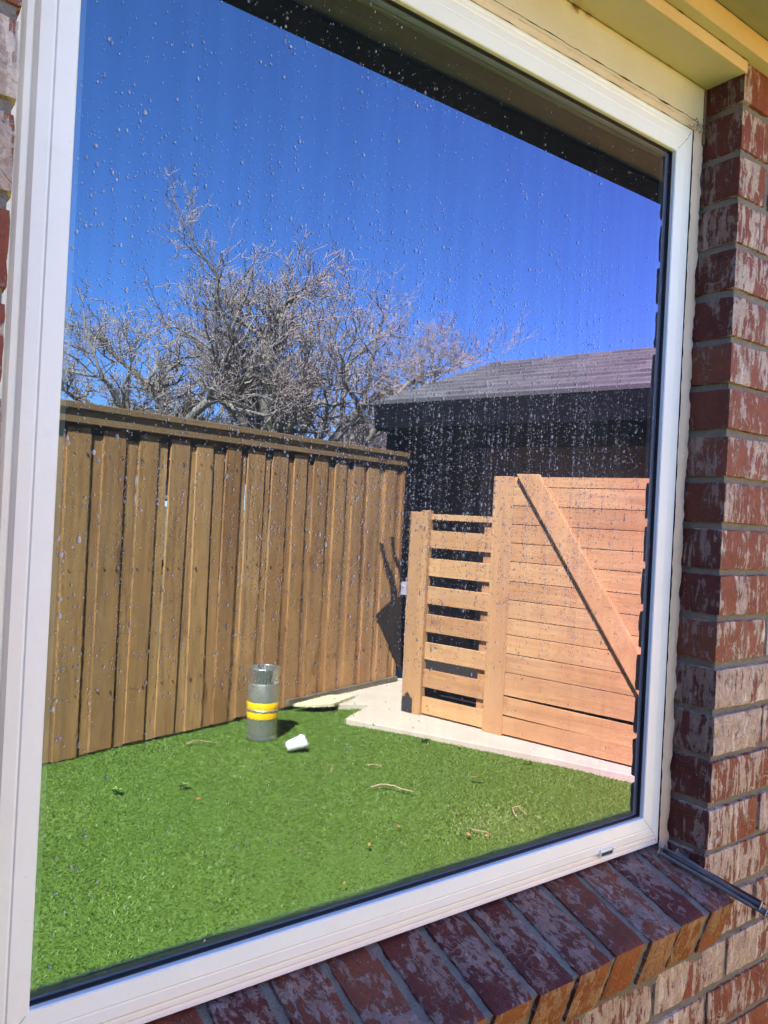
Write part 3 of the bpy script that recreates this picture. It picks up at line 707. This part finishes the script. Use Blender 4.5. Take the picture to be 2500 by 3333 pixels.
br = MB(); a1 = Vector((0.866, 0, 1.752)); a2 = Vector((1.016, 0, 1.752)); b1 = Vector((1.689, 0, 0.535)); b2 = Vector((1.755, 0, 0.620))
ext = 0.30
d = (b1-a1).normalized(); wdt = 0.130; nrm = Vector((d.z, 0, -d.x))
if nrm.x < 0: nrm = -nrm
e1 = b1+d*ext; e2 = e1+nrm*wdt
pts = [a1, a1+Vector((wdt/abs(nrm.x), 0, 0)), e2, e1]
pts = [Vector((p.x-0.7, 0, p.z)) for p in pts]
br.add([(p.x, 0.005, p.z) for p in pts]+[(p.x, 0.042, p.z) for p in pts], [(0, 1, 2, 3), (7, 6, 5, 4), (0, 4, 5, 1), (1, 5, 6, 2), (2, 6, 7, 3), (3, 7, 4, 0)], 0.35)
W_BR = mat_wood("brace_wood", (0.44, 0.24, 0.095), (0.62, 0.40, 0.17), (0.38, 0.18, 0.06), grain=(0.3, 1, 0.15), sc=24, knots=False)
br.build("diagonal_brace", W_BR, screen, bevel=0.003)
for s in (0.76, 2.1, 2.85):
    st_ = MB(); st_.box(sx_(s)-0.045, sx_(s)+0.045, -0.110, -0.0185, 0.0, 1.70, 0.3)
    st_.build("back_post", W_GATEV, screen, bevel=0.003)

# ---- dark garden building beyond the gate
shed = empty("dark_outbuilding", GM @ Vector((-1.15, -0.90, 0)), TG)
tag(shed, "low dark outbuilding with a grey shingled gable roof behind the cedar screen", "outbuilding")
DW = mat_brick("brick_dark", wash=0.25, red=(0.40, 0.20, 0.11), dark=(0.28, 0.13, 0.07), lime=(0.38, 0.24, 0.15)); LW = 6.0
x = MB(); DD = 2.2; HZ = 2.445; RZ = HZ+DD*0.36
def rslab(mb, y0, z0, y1, z1, xa, xb, th=0.012):
    n = 10
    for i in range(n):   # courses of shingles as lapped strips
        ya = y0+(y1-y0)*i/n; za = z0+(z1-z0)*i/n; yb = y0+(y1-y0)*(i+1)/n; zb = z0+(z1-z0)*(i+1)/n
        mb.add([(xa, ya, za+0.022), (xb, ya, za+0.022), (xb, yb, zb), (xa, yb, zb), (xa, ya, za-th), (xb, ya, za-th), (xb, yb, zb-th), (xa, yb, zb-th)],
               [(0, 1, 2, 3), (4, 7, 6, 5), (0, 4, 5, 1), (1, 5, 6, 2), (2, 6, 7, 3), (3, 7, 4, 0)], i/n)
rslab(x, 0.0, HZ, -DD, RZ, 0.0, LW); rslab(x, -2*DD, HZ, -DD-0.001, RZ+0.001, 0.0, LW)
x.build("roof", SHINGLE, shed)
x = MB(); x.box(0.02, LW, -0.028, -0.006, 2.215, HZ-0.0095); x.build("fascia", DARKFAS, shed)
x = MB(); x.box(0.03, LW, -2*DD+0.03, -0.03, 2.205, 2.23); x.build("soffit", DARKFAS, shed)
x = MB(); x.box(0.06, 0.16, -1.7, -0.15, 0.0, 2.204); x.build("side_panel", DARKFAS, shed)
x = MB(); x.box(0.06, LW, -2*DD+0.3, -1.7, 0.0, 2.204); x.build("wall", DW, shed)
x = MB(); x.add([(0.35, -1.2, 2.231), (0.35, -2*DD+0.3, 2.231), (0.35, -DD, RZ-0.2), (0.30, -1.2, 2.231), (0.30, -2*DD+0.3, 2.231), (0.30, -DD, RZ-0.2)], [(0, 1, 2), (3, 5, 4), (0, 3, 4, 1), (1, 4, 5, 2), (2, 5, 3, 0)]); x.build("gable", DARKFAS, shed)
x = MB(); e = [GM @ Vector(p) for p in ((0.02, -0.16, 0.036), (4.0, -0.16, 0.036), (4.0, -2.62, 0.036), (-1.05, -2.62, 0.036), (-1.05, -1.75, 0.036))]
x.add([tuple(p+Vector((0, 0, 0.003))) for p in e], [(0, 1, 2, 3, 4)]); tag(x.build("side_yard_shade_sheet", mat_flat("shade_dark_ground", (0.02, 0.015, 0.01), 0.95, bump=0.01)), "dark shaded ground behind the gate", "ground", kind="structure")  # dark sheet; the shade behind the gate is put into its colour

pk = MB(); pl_ = [V(1.60, 4.12), V(1.98, 4.245), V(2.16, 4.16), V(1.86, 4.00), V(1.74, 4.03)]
pk.add([(p[0], p[1], 0.058) for p in pl_]+[(p[0], p[1], 0.036) for p in pl_], [(0, 1, 2, 3, 4), (9, 8, 7, 6, 5)]+[(i, (i+1) % 5, 5+(i+1) % 5, 5+i) for i in range(5)])
tag(pk.build("scrap_board", mat_flat("yellow_ply", (0.62, 0.54, 0.32), 0.7, var=0.15), bevel=0.002), "pale yellow scrap board at the foot of the fence right of the keg", "board")

# ---- keg
kp = V(1.108, 3.650); keg = empty("beer_keg", (kp[0], kp[1], 0.005))
tag(keg, "slim steel keg with two yellow bands standing by the wooden fence", "keg")
sn = NT("keg_steel"); P = sn.coords(); n = sn.noise(P, 12, 5); n2 = sn.noise(sn.coords((1, 1, 0.2)), 60, 4)
sn.col(sn.mix(n, (0.34, 0.34, 0.26), (0.52, 0.52, 0.43))); sn.bump(n2, 0.0006, 0.5); STEEL = sn.fin(sn.n("ShaderNodeMapRange", {0: n2, 3: 0.32, 4: 0.6}).outputs[0], 0.5, 0.75)
RIM = mat_flat("keg_rim_steel", (0.62, 0.62, 0.58), 0.28, 0.9)
YEL = mat_flat("yellow_band_paint", (0.92, 0.52, 0.004), 0.45, var=0.08)
r0 = 0.098
k_ = MB(); k_.lathe([(0.0, 0.022), (0.06, 0.02), (0.090, 0.014), (0.095, 0.030), (r0, 0.045), (r0, 0.132), (r0+.001, 0.135)], 48); k_.lathe([(r0, 0.233), (r0, 0.345), (0.094, 0.358), (0.082, 0.366), (0.05, 0.372), (0.0, 0.374)], 48)
k_.build("body", STEEL, keg, smooth=True)
k_ = MB(); k_.lathe([(r0+.001, 0.135), (r0+.0015, 0.137), (r0+.0015, 0.171), (r0+.001, 0.1735)], 48); k_.lathe([(r0+.001, 0.1905), (r0+.0015, 0.193), (r0+.0015, 0.231), (r0, 0.2332)], 48); 
k_.build("yellow_band", YEL, keg, smooth=True)
k_ = MB(); k_.lathe([(r0+.001, 0.1735), (r0+.004, 0.177), (r0+.0045, 0.182), (r0+.004, 0.187), (r0+.001, 0.1905)], 48); k_.build("rolling_rib", STEEL, keg, smooth=True)
k_ = MB(); k_.lathe([(0.088, 0.016), (0.092, 0.006), (0.0965, 0.0), (0.0985, 0.006), (0.0965, 0.016), (0.094, 0.03)], 48); k_.build("bottom_rim", RIM, keg, smooth=True); k_ = MB()
# top chime, with two hand holes cut out
nS = 64; zs = [0.352, 0.372, 0.402, 0.428, 0.436]
for (ra, out) in ((0.0965, 1), (0.0925, 0)):
    VV = []; 
    for z in zs:
        for q in range(nS): t = 2*math.pi*q/nS; VV.append((ra*math.cos(t), ra*math.sin(t), z))
    fs = []
    for i in range(len(zs)-1):
        for q in range(nS):
            if i == 1 and (q % 32) in (6, 7, 8, 9, 10, 11, 12): continue
            fs.append((i*nS+q, i*nS+(q+1) % nS, (i+1)*nS+(q+1) % nS, (i+1)*nS+q))
    k_.add(VV, fs)
k_.lathe([(0.0965, 0.436), (0.0985, 0.4385), (0.0965, 0.4425), (0.0930, 0.4425), (0.0905, 0.4385), (0.0925, 0.436)], 64)
k_.build("rim", RIM, keg, smooth=True, fix=False)
k_ = MB(); k_.lathe([(0.0, 0.404), (0.022, 0.404), (0.026, 0.398), (0.026, 0.374), (0.03, 0.372)], 24); k_.build("valve", STEEL, keg, smooth=True)

# ---- cup lying on its side, torn rim
cp = V(1.155, 3.315); cup = MB()
CMx = Matrix.Translation(Vector((cp[0], cp[1], 0.045))) @ Matrix.Rotation(R(12), 4, 'Z') @ Matrix.Rotation(R(76), 4, 'Y') @ Matrix.Rotation(R(30), 4, 'Z')
VV = []; nS = 36; pf_ = [(0.0, 0.0), (0.027, 0.0), (0.029, 0.003), (0.033, 0.03), (0.037, 0.06), (0.041, 0.09), (0.045, 0.108)]
for (r, z) in pf_:
    for q in range(nS):
        t = 2*math.pi*q/nS; zz_ = z*(1+(0.12*math.sin(t*1.0+0.6)+0.05*math.sin(3*t))*(z/0.108)**2); rr2 = r*(1+0.05*math.sin(2*t)*(z/0.1))
        VV.append(CMx @ Vector((rr2*math.cos(t), rr2*math.sin(t), zz_-0.05)))
cup.add(VV, [(i*nS+q, i*nS+(q+1) % nS, (i+1)*nS+(q+1) % nS, (i+1)*nS+q) for i in range(len(pf_)-1) for q in range(nS)])
co_ = cup.build("foam_cup", mat_flat("white_foam", (0.80, 0.80, 0.77), 0.6, var=0.05), smooth=True)
so_ = co_.modifiers.new("thick", 'SOLIDIFY'); so_.thickness = 0.0015
tag(co_, "crumpled white foam cup lying on the turf beside the keg", "cup")

# ---- twigs, leaves, weeds on the lawn
TWIG = mat_flat("dry_twig", (0.42, 0.30, 0.17), 0.8); LEAF = mat_flat("dry_leaf", (0.45, 0.20, 0.06), 0.7)
def twig(pts, r, label, side=None):
    b = MB(); P_ = [Vector((*V(p[0], p[1])[:2], p[2])) for p in pts]
    Q = []
    for i in range(len(P_)-1):
        for t in (0, .33, .66): Q.append(P_[i].lerp(P_[i+1], t)+Vector((random.Random(i*3+t).uniform(-.003, .003),)*3))
    Q.append(P_[-1]); n = len(Q)
    b.tube(Q, [r*(1-0.55*i/n) for i in range(n)], 6)
    if side: b.tube([Vector((*V(p[0], p[1])[:2], p[2])) for p in side], [r*.6, r*.5, r*.3][:len(side)], 5)
    return tag(b.build("fallen_twig", TWIG, smooth=True), label, "twig", "dry twigs fallen on the turf")
twig([(1.185, 2.56, .022), (1.245, 2.555, .03), (1.29, 2.50, .030), (1.345, 2.40, .024)], 0.0055, "longest bare dry twig lying across the middle of the turf")
twig([(1.585, 1.905, .02), (1.625, 1.97, .035), (1.66, 1.965, .036), (1.655, 1.90, .022)], 0.0035, "small crooked arch-shaped twig on the turf near the right of the glass")
twig([(1.125, 2.85, .022), (1.165, 2.905, .03), (1.20, 2.94, .024)], 0.003, "short thin twig just above the longest twig, toward the cup")
twig([(1.36, 2.86, .022), (1.40, 2.84, .03), (1.425, 2.79, .024)], 0.003, "short bent twig on the turf between the longest twig and the path")
twig([(0.62, 3.67, .022), (0.68, 3.69, .032), (0.74, 3.63, .03), (0.82, 3.62, .022)], 0.003, "pale curved twig at the foot of the fence left of the keg")
twig([(1.29, 1.915, .022), (1.30, 1.85, .03), (1.325, 1.81, .022)], 0.0028, "tiny forked twig low on the turf left of the arch-shaped twig")
rl = random.Random(21)
lf_spots = [(1.78, 2.39, 0.045, "largest orange dry leaf on the turf beside the path")]+[(rl.uniform(0.0, 2.1), rl.uniform(1.75, 3.3), rl.uniform(0.010, 0.020), None) for _ in range(10)]
lv = MB()
for (x_, y_, s_, lab) in lf_spots:
    b = MB() if lab else lv; c = Vector((*V(x_, y_)[:2], 0.026)); a0 = rl.uniform(0, 6.28); pts = []
    for k, (u, v, z) in enumerate([(-1, 0, 0), (-.3, .35, .25), (.4, .3, .3), (1, 0, .1), (.4, -.3, .05), (-.3, -.35, .1)]):
        pts.append(c+Vector((u*math.cos(a0)-v*math.sin(a0), u*math.sin(a0)+v*math.cos(a0), z))*s_)
    b.add(pts, [(0, 1, 5), (1, 2, 4, 5), (2, 3, 4)], rl.random())
    if lab: tag(b.build("fallen_leaf", LEAF, fix=False), lab, "leaf")
tag(lv.build("leaf_litter", LEAF, fix=False), "small brown leaf scraps scattered over the turf", "leaf litter", kind="stuff")
WEED = mat_flat("weed_green", (0.16, 0.27, 0.04), 0.6, var=0.4, sc=80)
def weed(x_, y_, n_, s_, label):
    b = MB(); c = Vector((*V(x_, y_)[:2], 0.01)); rw = random.Random(int(x_*100+y_*31))
    for i in range(n_):
        a0 = rw.uniform(0, 6.28); L = s_*rw.uniform(.5, 1); d = Vector((math.cos(a0), math.sin(a0), rw.uniform(.6, 1.6))).normalized()
        p = c+Vector((rw.uniform(-.3, .3), rw.uniform(-.3, .3), 0))*s_; sd_ = Vector((-math.sin(a0), math.cos(a0), 0))*L*0.22; q = p+d*L*.6; e_ = q+Vector((d.x, d.y, -.1))*L*.5
        b.add([p, q-sd_, e_, q+sd_], [(0, 1, 2, 3)], rw.random())
    return tag(b.build("weed", WEED, fix=False), label, "weed", "weeds growing through the turf")
weed(0.045, 3.13, 26, 0.042, "dark leafy weed in the turf nearest the left jamb")
weed(0.36, 3.05, 26, 0.042, "leafy weed in the turf second from the left jamb")
weed(1.98, 3.10, 20, 0.05, "small weed sprouting at the edge of the concrete in front of the gate post")
weed(2.28, 2.48, 12, 0.035, "tiny weed at the edge of the concrete in front of the screen")

# ---- nails on the right end of the sill
NAIL = NT("nail_steel"); P = NAIL.coords(); n = NAIL.noise(P, 60, 5, 0.7)
NAIL.col(NAIL.mix(NAIL.ramp(n, [(0.45, 0), (0.75, 1)]), (0.10, 0.105, 0.11), (0.20, 0.16, 0.11))); NAIL.bump(n, 0.0005, 0.6); NSTEEL = NAIL.fin(0.6, 0.35, 0.1); NHEAD = mat_flat("nail_head_zinc", (0.52, 0.50, 0.43), 0.6, bump=0.0003)
RUST = mat_flat("rusty_nail", (0.10, 0.030, 0.015), 0.85, bump=0.0008, sc=120)
def nail(p0, p1, r, head_at_start, mat, label):
    p0 = Vector(p0); p1 = Vector(p1); b = MB(); d = (p1-p0); L = d.length; d.normalize()
    if not head_at_start: p0, p1, d = p1, p0, -d
    Mx = Matrix.Translation(p0) @ d.to_track_quat('Z', 'Y').to_matrix().to_4x4()
    b.lathe([(0.0, 0.0), (r*2.1, 0.0004), (r*2.25, 0.0012)], 14, mat=Mx, m=1); b.lathe([(r*2.25, 0.0012), (r*2.1, 0.0022), (r*1.15, 0.0040), (r, 0.006), (r, L*0.5), (r*1.0, L-0.012), (r*0.55, L-0.004), (0.0002, L)], 14, mat=Mx)
    return tag(b.build("nail", [mat, NHEAD], smooth=True), label, "nail", "long nails laid on the sill by the brick return")
def on_sill(x_, y_, h): 
    z = 0.913-(0.067-y_)*math.tan(ang); return (x_, y_, z+h)
nail(on_sill(-0.050, 0.056, 0.0095), on_sill(0.002, -0.083, 0.0085), 0.0032, True, NSTEEL, "blue-grey nail nearest the window glass with its head against the frame")
nail(on_sill(-0.038, 0.050, 0.0040), on_sill(0.0145, -0.093, 0.0042), 0.0032, False, NSTEEL, "grey nail whose head sticks out lowest over the sill edge")
nail(on_sill(-0.028, 0.054, 0.0048), on_sill(0.0125, -0.086, 0.0120), 0.0032, False, NSTEEL, "grey nail whose pale head is topmost of the two heads over the sill edge")
nail(on_sill(-0.019, 0.044, 0.0105), on_sill(0.0205, -0.100, 0.0052), 0.0032, True, NSTEEL, "grey nail beside the brick return, point sticking out past the other nails")
nail(on_sill(-0.030, 0.060, 0.0100), on_sill(0.004, -0.050, 0.0115), 0.0022, True, NSTEEL, "short dark nail with its head in the corner of the frame")
nail(on_sill(-0.012, 0.030, 0.0060), on_sill(0.0235, -0.088, 0.0125), 0.0024, True, RUST, "rusty brown nail lying closest to the brick return")

# ---- bare trees beyond the fence
BARK = NT("bark"); P = BARK.coords(); a = BARK.attr(); n = BARK.noise(P, 9, 5)
BARK.col(BARK.mix(a, BARK.mix(n, (0.16, 0.13, 0.10), (0.34, 0.285, 0.225)), (0.42, 0.31, 0.26))); BARKM = BARK.fin(0.85, 0.2)
def tree(name, base, segs, label, seed, height, spread, nlimb=7, tw=1.0, lean=(0, 0), limb=1.5):
    rt_ = random.Random(seed); root = empty(name, base); tag(root, label, "tree", "bare trees beyond the fence")
    trunk = MB(); crown = MB()
    def grow(p, d, L, r, lvl, mb):
        n = (0, 7, 6, 5, 4, 3)[lvl]; pts = [p.copy()]; rad = [r]; dd = d.copy(); kids = []
        for i in range(n):
            wob = (0, 0.20, 0.30, 0.34, 0.30, 0.25)[lvl]
            dd = (dd+Vector((rt_.gauss(0, 1), rt_.gauss(0, 1), rt_.gauss(0, .9)))*wob+Vector((0, 0, 0.10))).normalized()
            p = p+dd*L/n; pts.append(p.copy()); rad.append(max(0.0035, r*(1-0.5*(i+1)/n))); kids.append((p.copy(), dd.copy(), rad[-1]))
        mb.tube(pts, rad, 6 if lvl < 3 else 3, a=min(1, max(0, (lvl-3)*0.4+rt_.uniform(-.1, .2))), cap=False)
        if lvl >= 5: return
        for k in range((0, 6, 6, 6, 4)[lvl]):
            q, qd, qr = kids[-1] if k == 0 else kids[rt_.randrange(0 if lvl > 1 else 1, n)]
            ax = Vector((rt_.gauss(0, 1), rt_.gauss(0, 1), rt_.gauss(0, .8))).normalized()
            nd = (qd*0.9+ax*rt_.uniform(.5, 1.0)).normalized()
            if nd.z < -0.2: nd.z *= -0.3; nd.normalize()
            grow(q, nd, L*rt_.uniform(.38, .62), max(0.0048*tw, qr*rt_.uniform(.5, .75)), lvl+1, crown)
    p = Vector((0, 0, 0)); pts = [p.copy()]; rad = [0.14]; H0 = 1.9
    for i in range(6):
        p = p+Vector((lean[0]+rt_.gauss(0, .07), lean[1]+rt_.gauss(0, .07), 1)).normalized()*H0/6; pts.append(p.copy()); rad.append(0.14-0.010*(i+1))
    trunk.tube(pts, rad, 10, a=0.0)
    top = pts[-1]
    for k in range(nlimb):
        a0 = 2.399*k+rt_.uniform(-.3, .3); el = (0.15, 0.55, 0.95, 1.3)[k % 4]+rt_.uniform(-.1, .1)
        d = Vector((math.cos(a0)*math.cos(el), math.sin(a0)*math.cos(el), math.sin(el)))
        env = 1.0/math.sqrt((math.cos(el)/spread)**2+(math.sin(el)/(height-H0))**2)
        grow(pts[rt_.choice((4, 5, 6, 6))], d, env*0.66*rt_.uniform(.85, 1.1), 0.100*rt_.uniform(.7, 1.15), 1, crown)
    trunk.build("trunk", BARKM, root, smooth=True, fix=False); crown.build("crown", BARKM, root, smooth=True, fix=False)
    return root
def far(dirx, diry, dist): return V(CAM.x+dirx*dist, CAM.y+diry*dist)
b1_ = far(0.447, 0.895, 11.0)
tree("bare_tree", b1_, 0, "largest bare tree, its trunk rising behind the middle of the fence", 31, 4.75, 4.1, 12, lean=(0.06, 0))
b2_ = far(0.385, 0.922, 11.6)
tree("bare_tree", b2_, 0, "bare tree with a slimmer trunk left of the largest one, behind the fence", 19, 4.5, 3.0, 9, lean=(-0.15, 0))
b3_ = far(0.585, 0.81, 14.0)
tree("bare_tree", b3_, 0, "low bare tree right of the largest one, its branches reaching the shingled roof", 23, 4.0, 2.6, 8, tw=1.2)
